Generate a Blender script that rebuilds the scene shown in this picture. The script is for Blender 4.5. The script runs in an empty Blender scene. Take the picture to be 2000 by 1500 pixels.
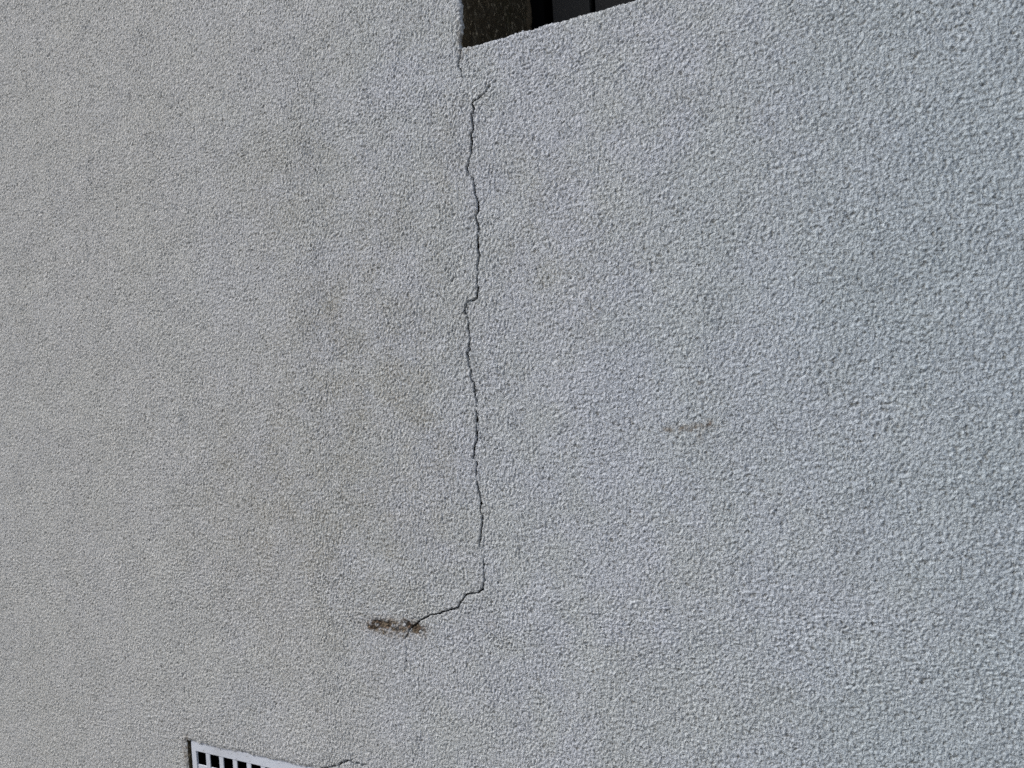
import bpy, bmesh, math, random
import numpy as np
from mathutils import Matrix, Vector

random.seed(7)
rng = np.random.default_rng(11)
scene = bpy.context.scene
COL = scene.collection

# ------------------------------------------------------------------ camera
# world: the wall's face lies in y = 0, the camera stands at y < 0, z is up, metres
FPX = 1400.0                                    # focal length in pixels of a 2000 px wide frame
AX = Vector((0.90598039, 0.41844399, -0.06406374))      # image right
AY = Vector((0.04836301, 0.04803225, 0.99767426))       # image up
AZ = Vector((0.42054793, -0.90697162, 0.02327907))      # towards the viewer
CAM = Vector((0.37849313, -0.81627446, 0.87095116))
cam_d = bpy.data.cameras.new('camera')
cam = bpy.data.objects.new('camera', cam_d)
COL.objects.link(cam)
m = Matrix((AX, AY, AZ)).transposed().to_4x4()
m.translation = CAM
cam.matrix_world = m
cam_d.sensor_width = 36.0
cam_d.lens = 36.0 * FPX / 2000.0
cam_d.clip_start = 0.02
cam_d.clip_end = 500
cam_d.dof.use_dof = True
cam_d.dof.focus_distance = 1.0
cam_d.dof.aperture_fstop = 6.5
scene.camera = cam

# ------------------------------------------------------------------ light
SUN_AZ, SUN_EL = math.radians(-56), math.radians(46)    # azimuth from -y towards -x
to_sun = Vector((math.sin(SUN_AZ) * math.cos(SUN_EL), -math.cos(SUN_AZ) * math.cos(SUN_EL), math.sin(SUN_EL)))
world = bpy.data.worlds.new('World')
scene.world = world
world.use_nodes = True
wn = world.node_tree.nodes
wl = world.node_tree.links
wn.clear()
sky = wn.new('ShaderNodeTexSky')
sky.sky_type = 'NISHITA'
sky.sun_disc = False
sky.sun_elevation = SUN_EL
sky.sun_rotation = math.atan2(to_sun.x, to_sun.y)
sky.air_density = 1.0
sky.dust_density = 4.0
sky.ozone_density = 1.0
bg = wn.new('ShaderNodeBackground')
bg.inputs['Strength'].default_value = 0.068
wo = wn.new('ShaderNodeOutputWorld')
wl.new(sky.outputs['Color'], bg.inputs['Color'])
wl.new(bg.outputs['Background'], wo.inputs['Surface'])
sun_d = bpy.data.lights.new('sun', 'SUN')
sun_d.energy = 1.5
sun_d.angle = math.radians(10)
sun_d.color = (1.0, 0.98, 0.95)
sun = bpy.data.objects.new('sun', sun_d)
COL.objects.link(sun)
sun.location = to_sun * 20
sun.rotation_euler = to_sun.to_track_quat('Z', 'Y').to_euler()

scene.view_settings.view_transform = 'Standard'
scene.view_settings.look = 'None'
scene.view_settings.gamma = 1
scene.view_settings.use_curve_mapping = False
scene.view_settings.exposure = 0.64
scene.cycles.use_denoising = False

# ------------------------------------------------------------------ helpers
def wall_xz(u, v):
    """point of the wall's face (x, z) seen at a pixel of the 2000 x 1500 photograph"""
    d = AX * (u - 1000) + AY * (750 - v) - AZ * FPX
    t = -CAM.y / d.y
    p = CAM + d * t
    return p.x, p.z

class NT:
    def __init__(self, name):
        self.m = bpy.data.materials.new(name)
        self.m.use_nodes = True
        self.t = self.m.node_tree
        self.t.nodes.clear()
        self.out = self.n('ShaderNodeOutputMaterial')
        self.b = self.n('ShaderNodeBsdfPrincipled')
        self.l(self.b.outputs[0], self.out.inputs['Surface'])
        self.co = self.n('ShaderNodeTexCoord').outputs['Object']
    def n(self, t, **k):
        o = self.t.nodes.new(t)
        for a, v in k.items():
            setattr(o, a, v)
        return o
    def l(self, a, b):
        self.t.links.new(a, b)
    def noise(self, scale, detail=3, rough=.5, stretch=None, off=None):
        v = self.co
        if stretch or off:
            mp = self.n('ShaderNodeMapping')
            mp.inputs['Scale'].default_value = stretch or (1, 1, 1)
            mp.inputs['Location'].default_value = off or (0, 0, 0)
            self.l(v, mp.inputs['Vector'])
            v = mp.outputs['Vector']
        o = self.n('ShaderNodeTexNoise')
        o.inputs['Scale'].default_value = scale
        o.inputs['Detail'].default_value = detail
        o.inputs['Roughness'].default_value = rough
        self.l(v, o.inputs['Vector'])
        return o.outputs['Fac']
    def ramp(self, fac, lo, hi, a=0.0, b=1.0):
        o = self.n('ShaderNodeMapRange')
        o.interpolation_type = 'SMOOTHSTEP'
        o.inputs['From Min'].default_value = lo
        o.inputs['From Max'].default_value = hi
        o.inputs['To Min'].default_value = a
        o.inputs['To Max'].default_value = b
        self.l(fac, o.inputs['Value'])
        return o.outputs['Result']
    def math(self, op, a, b=None):
        o = self.n('ShaderNodeMath', operation=op)
        for i, x in enumerate((a, b)):
            if x is None: continue
            if hasattr(x, 'links'): self.l(x, o.inputs[i])
            else: o.inputs[i].default_value = x
        return o.outputs[0]
    def mix(self, fac, a, b):
        o = self.n('ShaderNodeMix', data_type='RGBA')
        for s, x in ((o.inputs[0], fac), (o.inputs[6], a), (o.inputs[7], b)):
            if hasattr(x, 'links'): self.l(x, s)
            else: s.default_value = x if not isinstance(x, tuple) else (*x, 1)
        return o.outputs[2]
    def attr(self, name):
        return self.n('ShaderNodeAttribute', attribute_name=name).outputs['Fac']
    def bump(self, h, strength, dist):
        o = self.n('ShaderNodeBump')
        o.inputs['Strength'].default_value = strength
        o.inputs['Distance'].default_value = dist
        self.l(h, o.inputs['Height'])
        self.l(o.outputs[0], self.b.inputs['Normal'])
    def col(self, c):
        if hasattr(c, 'links'): self.l(c, self.b.inputs['Base Color'])
        else: self.b.inputs['Base Color'].default_value = (*c, 1)
    def rough(self, r, spec=.3):
        self.b.inputs['Roughness'].default_value = r
        self.b.inputs['Specular IOR Level'].default_value = spec

def link(name, mesh, mat, parent=None, label=None):
    o = bpy.data.objects.new(name, mesh)
    if mat and not mesh.materials:
        mesh.materials.append(mat)
    COL.objects.link(o)
    o.parent = parent
    if label: o['label'] = label
    return o

def np_mesh(name, verts, quads, attrs=None, smooth=True):
    me = bpy.data.meshes.new(name)
    nq = len(quads)
    me.vertices.add(len(verts))
    me.vertices.foreach_set('co', np.ascontiguousarray(verts, dtype=np.float32).ravel())
    me.loops.add(nq * 4)
    me.loops.foreach_set('vertex_index', np.ascontiguousarray(quads, dtype=np.int32).ravel())
    me.polygons.add(nq)
    me.polygons.foreach_set('loop_start', np.arange(0, nq * 4, 4, dtype=np.int32))
    me.polygons.foreach_set('loop_total', np.full(nq, 4, dtype=np.int32))
    me.polygons.foreach_set('use_smooth', np.full(nq, smooth, dtype=bool))
    for k, a in (attrs or {}).items():
        at = me.attributes.new(k, 'FLOAT', 'POINT')
        at.data.foreach_set('value', np.ascontiguousarray(a, dtype=np.float32))
    me.update(calc_edges=True)
    return me

def submesh(name, verts, quads, attrs, smooth=True):
    """a mesh made of some of the quads, with its own copies of their vertices"""
    used = np.unique(quads)
    remap = np.full(len(verts), -1, dtype=np.int64)
    remap[used] = np.arange(len(used))
    return np_mesh(name, verts[used], remap[quads], {k: a[used] for k, a in attrs.items()}, smooth)

def box_bm(bm, x0, x1, y0, y1, z0, z1, bevel=0.0):
    r = bmesh.ops.create_cube(bm, size=1)
    for v in r['verts']:
        v.co = Vector(((x0 + x1) / 2 + v.co.x * (x1 - x0), (y0 + y1) / 2 + v.co.y * (y1 - y0), (z0 + z1) / 2 + v.co.z * (z1 - z0)))
    if bevel:
        es = list({e for v in r['verts'] for e in v.link_edges})
        bmesh.ops.bevel(bm, geom=es, offset=bevel, segments=2, affect='EDGES', profile=.5)

def bm_mesh(name, bm, smooth=False):
    me = bpy.data.meshes.new(name)
    bm.to_mesh(me)
    bm.free()
    for p in me.polygons: p.use_smooth = smooth
    return me

def box(name, dims, mat, parent, bevel=0.0, label=None):
    bm = bmesh.new()
    box_bm(bm, *dims, bevel=bevel)
    return link(name, bm_mesh(name, bm), mat, parent, label)

# ------------------------------------------------------------------ materials
def render_material(name, stain=True):
    t = NT(name)
    blotch = t.noise(5.5, 4, .6)
    blotch2 = t.noise(17, 4, .6, off=(3, 1, 7))
    grain = t.noise(265, 3, .62, stretch=(1.15, 1, .9))
    grain2 = t.noise(480, 1, .5, off=(2, 7, 3))
    deep = t.noise(150, 2, .5, off=(4, 4, 9))
    hgt = t.math('ADD', t.math('ADD', t.math('MULTIPLY', t.ramp(grain, .28, .62), .8), t.math('MULTIPLY', grain2, .35)), t.math('MULTIPLY', t.ramp(deep, .26, .44), .6))
    clean, dirty = (.635, .685, .765), (.61, .66, .69)
    f = t.ramp(t.math('ADD', t.math('MULTIPLY', blotch, .6), t.math('MULTIPLY', blotch2, .4)), .40, .60)
    c = t.mix(f, clean, dirty)
    # warmer light on the left part of the wall, painted into the colour in patches
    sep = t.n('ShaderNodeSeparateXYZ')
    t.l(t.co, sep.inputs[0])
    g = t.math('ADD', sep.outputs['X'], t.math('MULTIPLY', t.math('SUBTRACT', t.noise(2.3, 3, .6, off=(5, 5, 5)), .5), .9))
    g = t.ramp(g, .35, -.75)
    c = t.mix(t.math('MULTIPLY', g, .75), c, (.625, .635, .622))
    cool_light = t.ramp(t.math('ADD', sep.outputs['X'], t.math('MULTIPLY', t.math('SUBTRACT', t.noise(2.9, 3, .6, off=(1, 8, 2)), .5), .5)), .05, .6)  # bluish, dimmer light towards the right, put into the base colour
    c = t.mix(t.math('MULTIPLY', cool_light, .8), c, (.525, .618, .69))
    bg_ = t.attr('beige')
    ingrain = t.ramp(grain, .62, .38, .25, 1.0)
    c = t.mix(t.math('MULTIPLY', t.math('MULTIPLY', bg_, t.ramp(blotch2, .34, .62, .35, 1.0)), ingrain), c, (.44, .425, .37))
    # small tan specks and dark pits: settled dirt plus shade painted between the grains
    sp = t.ramp(t.noise(75, 3, .6, off=(1, 2, 3)), .66, .76)
    c = t.mix(t.math('MULTIPLY', sp, .35), c, (.30, .26, .19))
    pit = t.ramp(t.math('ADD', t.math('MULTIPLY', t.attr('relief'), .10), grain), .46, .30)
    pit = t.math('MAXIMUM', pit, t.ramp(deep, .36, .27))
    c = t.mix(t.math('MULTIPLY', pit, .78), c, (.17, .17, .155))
    if stain:
        # stain = how dirty the chipped spots are (0..1), brown = how brown
        s = t.attr('stain')
        sn = t.noise(260, 3, .65)
        dark = t.mix(t.ramp(sn, .46, .68), (.018, .014, .011), (.30, .21, .16))
        c = t.mix(t.ramp(t.math('ADD', s, t.math('MULTIPLY', t.math('SUBTRACT', sn, .5), 1.1)), .14, .78), c, dark)
        tn = t.attr('tan')
        c = t.mix(t.math('MULTIPLY', tn, t.ramp(t.noise(120, 3, .6, off=(9, 2, 4)), .3, .7)), c, (.255, .21, .155))
    t.col(c)
    t.rough(.93, .15)
    patch = t.ramp(t.noise(11, 4, .65, off=(7, 1, 5)), .3, .7, .90, 1.10)
    t.bump(t.math('MULTIPLY', hgt, patch), 1.0, .0030)
    return t.m

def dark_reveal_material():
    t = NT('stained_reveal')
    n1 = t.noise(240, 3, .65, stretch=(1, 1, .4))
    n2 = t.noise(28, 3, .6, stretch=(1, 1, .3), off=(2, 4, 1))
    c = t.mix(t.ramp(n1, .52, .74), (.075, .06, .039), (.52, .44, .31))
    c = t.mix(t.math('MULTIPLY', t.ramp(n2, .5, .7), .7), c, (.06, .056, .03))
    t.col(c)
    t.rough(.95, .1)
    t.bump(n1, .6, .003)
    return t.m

def crack_material():
    t = NT('crack_inside')
    t.col(t.mix(t.noise(300, 2), (.014, .013, .012), (.055, .05, .043)))
    t.rough(1, 0)
    return t.m

def vent_material():
    t = NT('white_vent_paint')
    c = t.mix(t.ramp(t.noise(9, 4, .6), .4, .7), (.64, .69, .78), (.55, .59, .66))
    sp = t.ramp(t.noise(260, 1, .5), .70, .74)
    c = t.mix(t.math('MULTIPLY', sp, .8), c, (.06, .05, .04))
    dust = t.ramp(t.noise(45, 4, .65, off=(3, 3, 3)), .52, .72)
    c = t.mix(t.math('MULTIPLY', dust, .4), c, (.38, .36, .31))
    t.col(c)
    t.rough(.5, .35)
    t.bump(t.noise(350, 2, .5), .12, .001)
    return t.m

def board_material():
    t = NT('anthracite_board')
    c = t.mix(t.noise(40, 4, .6, stretch=(1, 1, .06)), (.062, .058, .052), (.08, .076, .07))
    t.col(c)
    t.rough(.7, .2)
    return t.m

def simple(name, c, r=.8, spec=.3, scale=40, var=.25):
    t = NT(name)
    t.col(t.mix(t.noise(scale, 4, .6), tuple(x * (1 - var) for x in c), tuple(x * (1 + var) for x in c)))
    t.rough(r, spec)
    return t.m

def paving_material():
    t = NT('grey_paving')
    c = t.mix(t.ramp(t.noise(1.3, 5, .6), .35, .65), (.20, .195, .185), (.28, .275, .265))
    c = t.mix(t.math('MULTIPLY', t.ramp(t.noise(160, 3, .6), .5, .7), .5), c, (.12, .115, .105))
    t.col(c)
    t.rough(.9, .2)
    t.bump(t.noise(220, 3, .6), .5, .002)
    return t.m

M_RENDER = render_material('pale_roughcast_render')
M_REVEAL = dark_reveal_material()
M_CRACK = crack_material()
M_VENT = vent_material()
M_BOARD = board_material()
M_BLACK = simple('black_void', (.006, .006, .006), .95, 0)
M_SEAL = simple('brown_sealant', (.115, .088, .055), .8, .2, 220, .45)
M_MASON = simple('masonry', (.30, .27, .24))
M_FRAME = simple('dark_window_frame', (.008, .008, .008), .9, .05)

# ------------------------------------------------------------------ ground
bm = bmesh.new()
bmesh.ops.create_grid(bm, x_segments=2, y_segments=2, size=150)
g = link('ground', bm_mesh('ground', bm), paving_material())
g['kind'] = 'structure'

# ------------------------------------------------------------------ the wall
wall = bpy.data.objects.new('house_wall', None)
COL.objects.link(wall)
wall['label'] = 'pale grey roughcast rendered wall with a long jagged crack and a dark window recess'
wall['category'] = 'wall'
wall['kind'] = 'thing'

XC, ZS = wall_xz(903, 93)                     # lower left corner of the window opening
XO, ZO = XC + .95, ZS + 1.15                  # its far corner
RD = .230                                     # depth of the opening
VX0, VX1, VZ0, VZ1 = -.6300, -.3385, .1465, .2950     # recess that holds the vent
XL, XR, ZB, ZT = -1.36, .74, .10, 1.70        # part of the wall with modelled relief

# crack: one path in x(z), with stretches where it is open.  (pixel u, pixel v, half width in mm)
PATH = [(903,93,0.5),(900,97,0.5),(898,112,0.6),(895,124,0.6),(895,129,0.65),(901,138,0.6),(902.5,150,0.3),(903,157,0.08),(905,163,0),(920.5,199,0),
 (921.6,202,0.55),(923,207,0.6),(926.4,214,0.9),(925,220,0.8),(920.4,222.6,0.4),(922.4,230,0.5),(924,246,0.7),(924,254,0.7),(920,264,0.75),
 (922,274,0.9),(921.6,284,0.9),(920,289,0.5),(920.4,297,0.9),(918,307,0.75),(915.6,312,0.7),(915,320,0.75),(912,326,0.7),(912.4,332,0.5),(918,344,0.3),
 (923.6,348,0.5),(926.4,364,0.6),(927.4,378,0.65),(931,388,0.3),(933,391,0.9),(934,399,1),(933.6,414,0.8),(929,421,0.45),(931.6,434,0.55),
 (935,444,0.8),(933,456,0.7),(933.6,470,0.65),(934,492,0.8),(937,499,0.8),(934,510,0.8),(932.4,520,0.6),(933.6,534,0.6),(932,546,0.6),(931.6,554,0.35),
 (934,562,0.6),(932.4,572,0.8),(931,582,0.8),(926,586.5,0.65),(919,588,0.4),(912,590,0.35),(910,595,0.8),(907,608,0.55),(913,618,0.35),
 (915.6,630,0.55),(914.4,642,0.6),(917,650,0.6),(917.6,662,0.7),(915.6,676,0.6),(917.6,682,0.8),(912.4,690,0.5),(915,696,0.5),(915.6,714,0.55),
 (920,723,0.7),(918.6,731,0.9),(920,742,0.12),(926,748,0.5),(925.6,758,0.65),(928,772,0.5),(931.6,786,0.65),(929,796,0.15),(931,810,0.65),
 (931.6,824,0.8),(930,834,0.6),(932.4,850,0.9),(933,857,0.45),(928,868,0.7),(926,878,0.9),(926.4,888,0.8),(923,893,0.5),(929,899,0.12),(932,907,0.6),
 (930,914,0.3),(931,922,0.8),(929.6,928,0.5),(930,938,0.2),(933,948,0.6),(934,958,0.55),(937,964,0.8),(938,974,0.15),(939.6,983,0.7),(937.6,992,0.7),
 (938,1000,0.25),(942,1009,0.6),(941,1026,0.6),(939.4,1040,0.6),(938,1054,0.75),(936,1062,0.6),(938,1072,0.3),(938.6,1080,0.15),(943,1089,0.4),
 (945,1100,0.6),(944.4,1114,0.3),(945,1124,0.3),(948,1132,0.6),(944,1141,0.75),(943,1151,0.7),(942,1156,0),(938,1400,0)]
BRANCH_UP = [(969,157,0.25),(962,165,0.05),(954,171.5,0.3),(950,177,0.45),(946,182,0.55),(942,185,0.4),(938,188,0.7),(934,193,0.7),(928,195.5,0.6),
 (921.6,202,0.55)]
BRANCH_LOW = [(943,1151,0.7),(934,1158,0.8),(928,1158.7,0.5),(922,1159.4,0.55),(913,1160.4,0.6),(909,1162.5,0.35),(905,1170,0.65),(898,1179,0.65),(895,1186.5,0.5),
 (886,1190,0.55),(880,1191,0.5),(872,1194,0.5),(865,1195.5,0.6),(858,1199,0.55),(848,1200.2,0.6),(840,1201.5,0.5),(829.6,1207,0.6),(820.6,1212,0.55),
 (816,1216,0.6),(811.6,1221,0.5),(807,1223.6,0.7),(798,1231,0.7),(797.3,1236,0.1),(797,1239,0.5),(791,1246,0.6),(791.2,1249,0.08),(792,1258,0.12),
 (793,1262,0.3),(792.7,1267,0.35),(793,1273,0.08),(793.6,1281,0.3),(793.6,1285,0.25),(792.7,1292,0.3),(794,1304,0.28),(794,1316,0.25),(797,1326,0.04),
 (799,1338,0.1),(800,1350,0)]
# height field of the render coat on a 1 mm raster, in millimetres
NX, NZ = 2304, 1792
def band(period, width, seed, stretch=1.0, shear=0.0):
    r = np.random.default_rng(seed)
    F = np.fft.rfft2(r.standard_normal((NZ, NX)))
    fz = np.fft.fftfreq(NZ)[:, None]
    fx = np.fft.rfftfreq(NX)[None, :]
    k = np.sqrt((fx * stretch) ** 2 + (fz + shear * fx) ** 2) * period
    h = np.fft.irfft2(F * np.exp(-((k - 1) / width) ** 2) * (k > 0), s=(NZ, NX))
    return h / h.std()
def norm(h):
    return (h - h.mean()) / h.std()
g1 = norm(np.maximum(band(4.3, .6, 1), band(5.0, .6, 2)))
mod = band(45, .8, 5)
H = g1 * (.36 + .07 * mod) + band(9, .7, 4) * .15 + band(22, .7, 9) * .06 + band(150, .8, 6) * .25
def sample(A, x, z):
    fx = (x - XL + .05) * 1000.0
    fz = (z - ZB + .03) * 1000.0
    i = np.clip(np.floor(fx).astype(int), 0, NX - 2)
    j = np.clip(np.floor(fz).astype(int), 0, NZ - 2)
    a, b = np.clip(fx - i, 0, 1), np.clip(fz - j, 0, 1)
    return (A[j, i] * (1 - a) + A[j, i + 1] * a) * (1 - b) + (A[j + 1, i] * (1 - a) + A[j + 1, i + 1] * a) * b

def seg(a, b, d):
    return np.linspace(a, b, max(1, int(round((b - a) / d))), endpoint=False)
# grid lines, closer together round the cracks
Xs = np.concatenate([seg(XL, VX0, .0021), seg(VX0, VX1, .0020), seg(VX1, -.270, .0008), seg(-.270, -.188, .0018), seg(-.188, -.060, .0009),
                     seg(-.060, XC, .0006), seg(XC, -.004, .0006), seg(-.004, .012, .0011), seg(.012, .45, .00155), seg(.45, XR, .0016), [XR]])
zl1, zl2 = wall_xz(935, 1146)[1], wall_xz(791, 1250)[1]
Zs = np.concatenate([seg(ZB, VZ0, .002), seg(VZ0, .268, .0025), seg(.268, VZ1, .0014), seg(VZ1, .300, .001), seg(.300, zl2, .0018), seg(zl2, zl1, .0009),
                     seg(zl1, 1.200, .0016), seg(1.200, 1.238, .0009), seg(1.238, ZS, .0014), seg(ZS, ZT, .002), [ZT]])
j0 = int(np.argmin(np.abs(Xs - XC)))
i_s = int(np.argmin(np.abs(Zs - ZS)))
nz, nx = len(Zs), len(Xs)
GX = np.repeat(Xs[None, :], nz, 0)
GZ = np.repeat(Zs[:, None], nx, 1)
X0, Z0 = GX.copy(), GZ.copy()

h = sample(H, GX, GZ)                       # mm outwards
relief = sample(g1 * (.36 + .05 * mod), GX, GZ)     # the grain alone: dirt and painted shade darken the gaps
# fade to flat at the border of the modelled part
bd = np.minimum(np.minimum(GX - XL, XR - GX), np.minimum(GZ - ZB, ZT - GZ))
fade = np.clip(bd / .03, 0, 1)
yy = -h * fade * 1e-3
# the arris of the window opening: rounded, uneven
dx = XC - GX
dz = ZS - GZ
d_open = np.where((dx >= 0) & (dz >= 0), np.hypot(dx, dz), np.maximum(dx, dz))
r = .005
dd = np.clip(d_open, 0, r)
yy += np.where(d_open < r, r - np.sqrt(np.maximum(r * r - (r - dd) ** 2, 0)), 0) * .8
edge_w = np.clip(1 - np.abs(d_open) / .010, 0, 1)
nzx = sample(band(5, .7, 21), GX, GZ) * .0005 + sample(band(40, .8, 22), GX, GZ) * .0004
GZ += np.where(GX > XC - .004, edge_w * nzx, 0) * (np.abs(dz) < .012)
GX += np.where(GZ > ZS - .004, edge_w * (sample(band(7, .7, 23), GX, GZ) * .0006 + sample(band(45, .8, 24), GX, GZ) * .0012), 0) * (np.abs(dx) < .012)
# edge of the vent recess: the coat is worn round there
vd = np.maximum(np.maximum(VX0 - GX, GX - VX1), np.maximum(VZ0 - GZ, GZ - VZ1))
yy += np.clip(1 - np.abs(vd) / .004, 0, 1) * .0012
lip = np.clip(1 - np.abs(GZ - VZ1) / .004, 0, 1) * ((GX > VX0 - .002) & (GX < VX1 + .002))
GZ -= lip * np.clip(.0010 + .0008 * sample(band(28, .8, 71), X0, Z0 * 0 + VZ1) + .0004 * sample(band(6, .7, 72), X0, Z0 * 0 + VZ1), 0, .0032)
# the cracks: grooves cut along polylines (pixel u, pixel v, half width in mm)
VC = [(622,1506,.4),(640,1499.6,.5),(652,1497,.5),(660,1495.5,.55),(668,1490,.6),(678,1487,.55),(684,1486,.45),(688,1489,.1),(691,1491,.4),(700,1491,.45),(706,1495,.35),(716,1494,.35)]
crumble = band(7, .7, 61) * .30 + band(2.6, .5, 62) * .26 + band(30, .8, 63) * .18
def groove(pts, dmax, wmin=.2):
    """(faces cut by the groove, extra depth); half widths in mm"""
    P = [(*wall_xz(u, v), w * 1e-3) for u, v, w in pts]
    xs, zs = [p[0] for p in P], [p[1] for p in P]
    js = np.where((GX.min(0) < max(xs) + .02) & (GX.max(0) > min(xs) - .02))[0]
    is_ = np.where((Zs < max(zs) + .02) & (Zs > min(zs) - .02))[0]
    sl = np.s_[is_[0]:is_[-1] + 1, js[0]:js[-1] + 1]
    gx, gz = GX[sl], GZ[sl]
    dist = np.full(gx.shape, 9.0)
    wid = np.zeros(gx.shape)
    for (ax, az, wa), (bx, bz, wb) in zip(P[:-1], P[1:]):
        L2 = (bx - ax) ** 2 + (bz - az) ** 2
        t = np.clip(((gx - ax) * (bx - ax) + (gz - az) * (bz - az)) / L2, 0, 1)
        dc = np.hypot(gx - ax - t * (bx - ax), gz - az - t * (bz - az)) + rag[sl] * .00034
        up = dc < dist
        dist[up] = dc[up]
        wid[up] = ((1 - t) * wa + t * wb)[up]
    wid = wid * np.clip(1 + sample(crumble, gx, gz), .15, 1.9)
    yy[sl] += np.where(wid > wmin * 1e-3, np.clip(1.25 - dist / (wid + .0004), 0, 1) * dmax * np.clip(wid / .0006, .3, 1), 0)
    c = lambda A: (A[:-1, :-1] + A[1:, 1:] + A[:-1, 1:] + A[1:, :-1]) / 4
    out = np.zeros((GX.shape[0] - 1, GX.shape[1] - 1), dtype=bool)
    out[is_[0]:is_[-1], js[0]:js[-1]] = (c(dist) < np.maximum(c(wid) * 1.1, .00045)) & (c(wid) > wmin * 1e-3)
    return out
rag = np.random.default_rng(3).standard_normal(GX.shape).clip(-1.5, 1.5)
maing = groove([(u, v, w * (.65 if v < 160 else 1.02 if v < 1070 else .8)) for u, v, w in PATH], .0055)
vg = groove([(u, v, max(w, .5) * 1.15) for u, v, w in VC], .0045)
upg = groove([(u, v, w * 1.05) for u, v, w in BRANCH_UP], .0045)
lowg = groove([(u, v, max(w, .22 if v < 1317 else 0) * (1.1 if u > 815 else .8)) for u, v, w in BRANCH_LOW], .0045, .15)

# chipped, stained spots
def ell(u, v, ru, rv, p=1.0):
    cx, cz = wall_xz(u, v)
    ex = abs(wall_xz(u + ru, v)[0] - cx)
    ez = abs(wall_xz(u, v + rv)[1] - cz)
    q = np.hypot((GX - cx) / ex, (GZ - cz) / ez)
    return np.clip(1.35 - q, 0, 1) * p
wob = sample(band(13, .8, 31), GX, GZ)
st = np.maximum.reduce([ell(748, 1219, 27, 10), ell(728, 1224, 13, 8, .8), ell(813, 1227, 18, 11), ell(797, 1219, 14, 9, .8), ell(772, 1226, 48, 13, .5)])
stain = np.clip(st * (1 + .28 * wob), 0, 1)
tan = np.clip(np.maximum.reduce([ell(772, 1226, 64, 21, 1.0), ell(1330, 838, 36, 6, .95), ell(1387, 828, 10, 10, .9), ell(1352, 834, 48, 8, .7), ell(1368, 852, 7, 14, .5),
                                 ell(960, 1222, 10, 8, .5), ell(985, 1252, 8, 18, .35), ell(899, 80, 7, 32, .9), ell(903, 98, 14, 9, .7), ell(366, 1470, 8, 40, .9),
                                 ell(1155, 640, 18, 40, .22), ell(1365, 748, 5, 5, .6), ell(1430, 905, 5, 9, .5)]) * (1 + .4 * wob), 0, 1)
yy += np.clip(stain - .25, 0, 1) * .0016 + np.where(stain > .3, sample(band(5, .6, 33), GX, GZ) * .0003, 0)
stain2 = np.clip(np.maximum(ell(1332, 837, 32, 7, .44), ell(1386, 829, 11, 9, .5)) * (1 + .5 * wob), 0, 1)
stain_all = np.maximum(stain, stain2 * .9)

V = np.stack([GX, yy, GZ], -1).reshape(-1, 3)
idx = np.arange(nz * nx).reshape(nz, nx)
Q = np.stack([idx[:-1, :-1], idx[:-1, 1:], idx[1:, 1:], idx[1:, :-1]], -1)      # normal -y
kind = np.zeros((nz - 1, nx - 1), dtype=np.int8)
rowmid = (Zs[:-1] + Zs[1:]) / 2
fcx = (GX[:-1, :-1] + GX[:-1, 1:] + GX[1:, 1:] + GX[1:, :-1]) / 4
fcz = (GZ[:-1, :-1] + GZ[1:, :-1]) / 2
fs = (stain_all[:-1, :-1] + stain_all[1:, 1:]) / 2
kind[(fs > .30) & (fcx < 0)] = 5
kind[(fs > .14) & (fcx > .1)] = 6
zA = wall_xz(905, 160)[1]
zLow = wall_xz(791, 1250)[1]
maing[i_s:, :] = False
kind[maing & (rowmid > zA)[:, None]] = 1
kind[maing & (rowmid <= zA)[:, None]] = 2
kind[vg] = 4
kind[upg & (kind != 1)] = 2
kind[lowg & (rowmid > zLow)[:, None]] = 2
kind[lowg & (rowmid <= zLow)[:, None]] = 3
# the openings
jj = np.arange(nx - 1)
kind[i_s:, j0:] = -1
jv0 = int(np.argmin(np.abs(GX[0] - VX0)))
jv1 = int(np.argmin(np.abs(GX[0] - VX1)))
iv0 = int(np.argmin(np.abs(Zs - VZ0)))
iv1 = int(np.argmin(np.abs(Zs - VZ1)))
kind[iv0:iv1, jv0:jv1] = -1
beige = np.maximum.reduce([ell(700, 700, 210, 360, .7), ell(610, 990, 290, 300, .7), ell(820, 880, 90, 200, .7), ell(1060, 470, 120, 170, .4), ell(880, 330, 60, 160, .4), ell(560, 380, 150, 160, .45)])
beige = np.clip(beige * (1 + .22 * sample(band(60, .8, 51), GX, GZ)), 0, 1) * .72
attrs = {'beige': beige.ravel(), 'relief': (relief * fade).ravel(), 'stain': stain_all.ravel(), 'tan': tan.ravel()}

# flat remainder of the wall, outside the modelled part
bxs = [-4.2, XL, float(GX[i_s, j0]), XR, XO, 3.2]
bzs = [-.05, ZB, ZS, ZT, ZO, 2.9]
fv, fq = [], []
for i in range(5):
    for j in range(5):
        x0, x1, z0, z1 = bxs[i], bxs[i + 1], bzs[j], bzs[j + 1]
        if x0 >= XL - 1e-6 and x1 <= XR + 1e-6 and z0 >= ZB - 1e-6 and z1 <= ZT + 1e-6: continue
        if x0 >= bxs[2] - 1e-6 and x1 <= XO + 1e-6 and z0 >= ZS - 1e-6 and z1 <= ZO + 1e-6: continue
        b = len(fv)
        fv += [(x0, 0, z0), (x1, 0, z0), (x1, 0, z1), (x0, 0, z1)]
        fq.append((b, b + 1, b + 2, b + 3))

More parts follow.
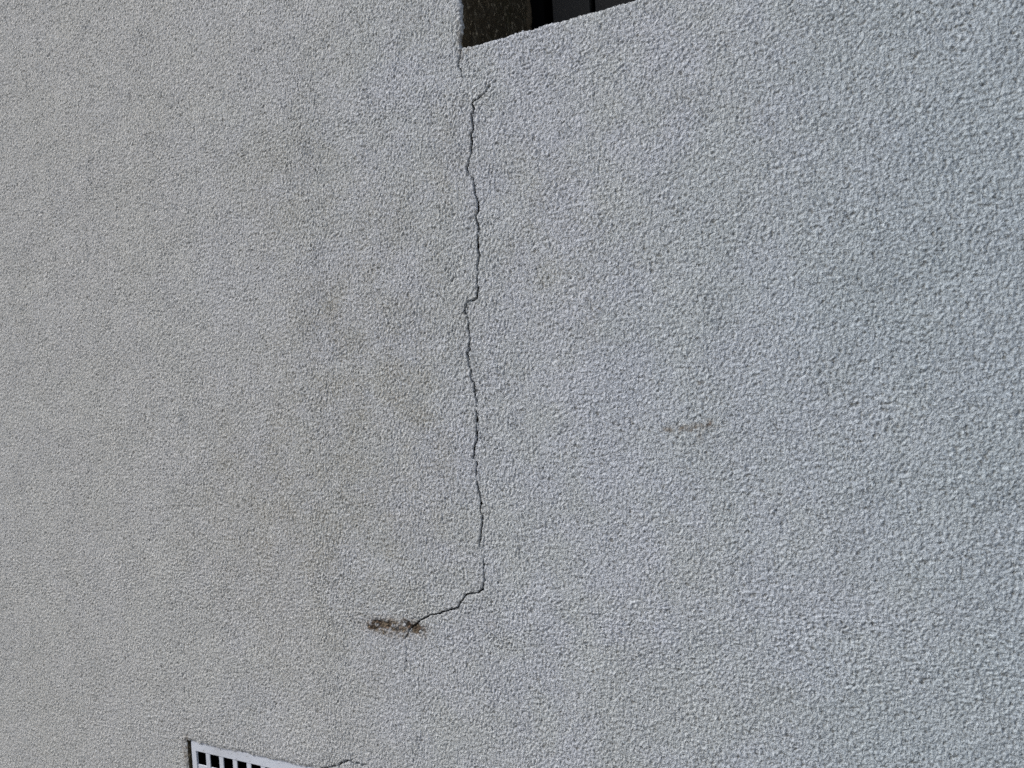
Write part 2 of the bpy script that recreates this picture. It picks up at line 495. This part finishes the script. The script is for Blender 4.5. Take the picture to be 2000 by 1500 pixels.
link('render_coat', submesh('render_coat', V, Q[kind == 0], attrs), M_RENDER, wall)
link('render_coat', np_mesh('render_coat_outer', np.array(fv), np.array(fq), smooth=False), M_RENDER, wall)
for k, lab in ((1, 'short crack below the corner of the window recess'), (2, 'long jagged crack running down the wall and bending left at its foot'),
               (3, 'faint broken hairline crack below the brown chipped spot'), (4, 'fine crack beside the vent grille')):
    link('crack', submesh('crack', V, Q[kind == k], attrs), M_CRACK, wall, lab)
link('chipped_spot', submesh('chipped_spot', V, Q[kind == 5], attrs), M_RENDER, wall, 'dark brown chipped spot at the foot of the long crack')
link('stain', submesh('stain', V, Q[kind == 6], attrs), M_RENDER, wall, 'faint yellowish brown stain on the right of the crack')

# ------------------------------------------------------------------ window opening
edge = np.stack([GX[i_s:, j0], yy[i_s:, j0], GZ[i_s:, j0]], -1)             # left edge of the opening, going up
edge = np.concatenate([edge, [[XC, .002, ZT + .02], [XC, .002, ZO]]])
K = 96
dep = np.linspace(0, 1, K)
r1, r2 = band(6, .6, 41), band(30, .8, 42)
RV = np.zeros((len(edge), K, 3))
for k in range(K):
    y = edge[:, 1] + (RD - edge[:, 1]) * dep[k]
    px, pz = XL + .3 + y, edge[:, 2]
    nn = (sample(r1, px, pz) * .0008 + sample(r2, px, pz) * .0012) * min(1, dep[k] * 12)
    RV[:, k, 0] = edge[:, 0] * (1 - min(1, dep[k] * 8)) + XC * min(1, dep[k] * 8) + nn
    RV[:, k, 1] = y
    RV[:, k, 2] = pz
ii = np.arange(len(edge) * K).reshape(len(edge), K)
RQ = np.stack([ii[:-1, :-1], ii[:-1, 1:], ii[1:, 1:], ii[1:, :-1]], -1).reshape(-1, 4)
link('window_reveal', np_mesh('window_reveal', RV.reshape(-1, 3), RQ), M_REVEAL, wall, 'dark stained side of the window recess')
edge = np.stack([GX[i_s, j0:], yy[i_s, j0:], GZ[i_s, j0:]], -1)             # lower edge, going right
edge = np.concatenate([edge, [[XR + .02, .002, ZS], [XO, .002, ZS]]])
K = 60
SV = np.zeros((K, len(edge), 3))
for k in range(K):
    t = k / (K - 1)
    y = edge[:, 1] + (RD - edge[:, 1]) * t
    a = min(1, t * 10)
    SV[k, :, 0] = edge[:, 0]
    SV[k, :, 1] = y
    SV[k, :, 2] = edge[:, 2] * (1 - a) + (ZS - .004) * a + sample(r1, edge[:, 0], ZB + .5 + y) * .0005 * a
ii = np.arange(K * len(edge)).reshape(K, len(edge))
SQ = np.stack([ii[:-1, :-1], ii[:-1, 1:], ii[1:, 1:], ii[1:, :-1]], -1).reshape(-1, 4)
zer = np.zeros(K * len(edge))
link('window_sill', np_mesh('window_sill', SV.reshape(-1, 3), SQ, {'beige': zer, 'relief': zer, 'stain': zer, 'tan': zer}), M_RENDER, wall)
q = np.array([(XO, 0, ZS - .004), (XO, RD, ZS - .004), (XO, RD, ZO), (XO, 0, ZO), (XC, RD, ZO), (XC, 0, ZO)])
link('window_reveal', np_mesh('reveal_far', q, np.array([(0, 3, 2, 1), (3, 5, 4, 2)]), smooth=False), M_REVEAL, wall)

# what fills the opening: a dark frame with vertical boards
bm = bmesh.new()
fy0, fy1 = RD + .040, RD + .085
box_bm(bm, XC - .05, XC + .012, fy0, fy1, ZS - .02, ZO + .02)
box_bm(bm, XO - .012, XO + .05, fy0, fy1, ZS - .02, ZO + .02)
box_bm(bm, XC + .012, XO - .012, fy0, fy1, ZS - .02, ZS + .03)
box_bm(bm, XC + .012, XO - .012, fy0, fy1, ZO - .03, ZO + .02)
win_o = link('window_frame', bm_mesh('window_frame', bm), M_FRAME, wall, 'dark window frame deep in the recess')
box('backing_panel', (XC + .012, XO - .012, RD + .075, RD + .083, ZS + .03, ZO - .03), M_BLACK, win_o)
edges_b = [(-.0045, .0552)]
x = .0640
while x + .08 < XO - .02:
    edges_b.append((x, x + .0745))
    x += .0833
for a, b in edges_b:
    box('board', (a, b, RD + .016, RD + .038, ZS - .002, ZO - .03), M_BOARD, win_o, bevel=.0018)
# brown ragged bead of sealant along the inner edge of the reveal
rows = 130
bead = []
rs = np.random.default_rng(9)
zb = np.linspace(ZS - .003, ZO - .004, rows)
zb = ZS - .003 + (ZO - ZS) * (np.linspace(0, 1, rows) ** 1.8)
for i, zq in enumerate(zb):
    low = max(0, 1 - (zq - ZS) / .14)
    w = .009 + rs.normal() * .0016 + low * abs(rs.normal()) * .008
    bulge = .0035 + rs.normal() * .0008 + low * .002
    y1 = RD + .004 + low * .006
    bead.append([(XC - .002, y1 - w - .004, zq), (XC + bulge, y1 - w * .7, zq), (XC + bulge * 1.25, y1 - w * .3, zq), (XC - .002, y1 + .006, zq)])
B = np.array(bead)
ii = np.arange(rows * 4).reshape(rows, 4)
BQ = np.stack([ii[:-1, :-1], ii[:-1, 1:], ii[1:, 1:], ii[1:, :-1]], -1).reshape(-1, 4)
link('sealant_bead', np_mesh('sealant_bead', B.reshape(-1, 3), BQ), M_SEAL, wall, 'brown ragged bead along the inner edge of the window recess')

# masonry behind the render, butting round the openings
bm = bmesh.new()
Y0, Y1 = .012, .34
box_bm(bm, -4.2, VX0 - .03, Y0, Y1, -.05, 2.9)
box_bm(bm, VX0 - .03, VX1 + .03, Y0, Y1, VZ1 + .03, 2.9)
box_bm(bm, VX0 - .03, VX1 + .03, Y0, Y1, -.05, VZ0 - .03)
box_bm(bm, VX1 + .03, XC - .03, Y0, Y1, -.05, 2.9)
box_bm(bm, XC - .03, XO + .03, Y0, Y1, -.05, ZS - .03)
box_bm(bm, XC - .03, XO + .03, Y0, Y1, ZO + .03, 2.9)
box_bm(bm, XO + .03, 3.2, Y0, Y1, -.05, 2.9)
box_bm(bm, XC - .03, XO + .03, RD + .10, Y1, ZS - .03, ZO + .03)
link('masonry', bm_mesh('masonry', bm), M_MASON, wall)

# ------------------------------------------------------------------ the vent
vx0, vx1 = float(GX[iv1, jv0]), float(GX[iv1, jv1])
vz0, vz1 = float(Zs[iv0]), float(Zs[iv1])
VD = .075
lo = np.stack([GX[iv0:iv1 + 1, jv0], yy[iv0:iv1 + 1, jv0], GZ[iv0:iv1 + 1, jv0]], -1)
def ring_strip(e, depth_pt, flip):
    n = len(e)
    b = e.copy()
    b[:, 1] = depth_pt
    v = np.concatenate([e, b])
    f = [((i, i + n, i + n + 1, i + 1) if flip else (i, i + 1, i + n + 1, i + n)) for i in range(n - 1)]
    return v, np.array(f)
parts_v, parts_q, base = [], [], 0
for e, fl in ((lo, True),
              (np.stack([GX[iv1, jv0:jv1 + 1], yy[iv1, jv0:jv1 + 1], GZ[iv1, jv0:jv1 + 1]], -1), True),
              (np.stack([GX[iv0:iv1 + 1, jv1], yy[iv0:iv1 + 1, jv1], GZ[iv0:iv1 + 1, jv1]], -1), False),
              (np.stack([GX[iv0, jv0:jv1 + 1], yy[iv0, jv0:jv1 + 1], GZ[iv0, jv0:jv1 + 1]], -1), False)):
    v, f = ring_strip(e, .014, fl)
    parts_v.append(v); parts_q.append(f + base); base += len(v)
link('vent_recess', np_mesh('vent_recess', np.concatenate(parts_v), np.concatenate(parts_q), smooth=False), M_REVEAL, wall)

vent = bpy.data.objects.new('vent_grille', None)
vent.location = (-.6235, .0, .1475)
COL.objects.link(vent)
vent['label'] = 'white grille of a wall vent with square holes, set low in the wall'
vent['category'] = 'vent'
def vbox(name, d, bevel, mat=M_VENT):
    x, y, z = vent.location
    return box(name, (d[0] - x, d[1] - x, d[2] - y, d[3] - y, d[4] - z, d[5] - z), mat, vent, bevel)
PX0, PX1, PZ0, PZ1 = -.6235, -.3440, .1490, .2942
FY, BY = .0025, .0050
hw, bw, rim_l, rim_t = .0194, .0101, .0116, .0172
n_h = 9
ix0 = PX0 + rim_l
ix1 = ix0 + n_h * hw + (n_h - 1) * bw
PX1 = ix1 + rim_l
hz1 = PZ1 - rim_t
hh, cb = .0218, .0090
iz0 = hz1 - 4 * hh - 3 * cb
x, y, z = vent.location
bm = bmesh.new()
# frame ring with a soft outer edge
o = [(PX0, PZ0), (PX1, PZ0), (PX1, PZ1), (PX0, PZ1)]
i_ = [(ix0, iz0), (ix1, iz0), (ix1, hz1), (ix0, hz1)]
def ring(pts, yy_): return [bm.verts.new((px - x, yy_ - y, pz - z)) for px, pz in pts]
def inset(pts, d):
    (a, b), (c, _), (_, e), _ = pts
    return [(a + d, b + d), (c - d, b + d), (c - d, e - d), (a + d, e - d)]
loops = [ring(o, BY + .01), ring(o, FY + .0016), ring(inset(o, .0006), FY + .0004), ring(inset(o, .0018), FY), ring(inset(i_, -.0010), FY), ring(inset(i_, -.0002), FY + .0006), ring(i_, FY + .0018), ring(inset(i_, .0006), BY)]
for A, Bq in zip(loops[:-1], loops[1:]):
    for k in range(4):
        bm.faces.new((A[k], A[(k + 1) % 4], Bq[(k + 1) % 4], Bq[k]))
bmesh.ops.recalc_face_normals(bm, faces=bm.faces)
link('frame', bm_mesh('frame', bm), M_VENT, vent)
def tapered(name, x0, x1, z0, z1, y0, y1, dx_, dz_):
    bm = bmesh.new()
    f = [bm.verts.new((a - x, y0 - y, b - z)) for a, b in ((x0 + dx_, z0 + dz_), (x1 - dx_, z0 + dz_), (x1 - dx_, z1 - dz_), (x0 + dx_, z1 - dz_))]
    f2 = [bm.verts.new((a - x, y0 + .0009 - y, b - z)) for a, b in ((x0, z0), (x1, z0), (x1, z1), (x0, z1))]
    bk = [bm.verts.new((a - x, y1 - y, b - z)) for a, b in ((x0 + dx_, z0 + dz_), (x1 - dx_, z0 + dz_), (x1 - dx_, z1 - dz_), (x0 + dx_, z1 - dz_))]
    bm.faces.new(f)
    for A, Bq in ((f, f2), (f2, bk)):
        for k in range(4):
            bm.faces.new((A[k], A[(k + 1) % 4], Bq[(k + 1) % 4], Bq[k]))
    bm.faces.new(bk)
    bmesh.ops.recalc_face_normals(bm, faces=bm.faces)
    return link(name, bm_mesh(name, bm), M_VENT, vent)
for k in range(n_h - 1):
    a = ix0 + (k + 1) * hw + k * bw
    tapered('bar', a, a + bw, iz0 - .002, hz1 + .002, FY + .0008, BY, .0008, 0)
for k in range(3):
    b = iz0 + (k + 1) * hh + k * cb
    tapered('crossbar', ix0 - .002, ix1 + .002, b, b + cb, FY + .0014, BY - .0006, 0, .0006)
# dark duct behind it
bm = bmesh.new()
dv = [bm.verts.new((px - x, py - y, pz - z)) for py in (BY + .012, .20) for px, pz in o]
for k in range(4):
    bm.faces.new((dv[k], dv[k + 4], dv[(k + 1) % 4 + 4], dv[(k + 1) % 4]))
bm.faces.new(dv[4:])
link('duct', bm_mesh('duct', bm), M_BLACK, vent)
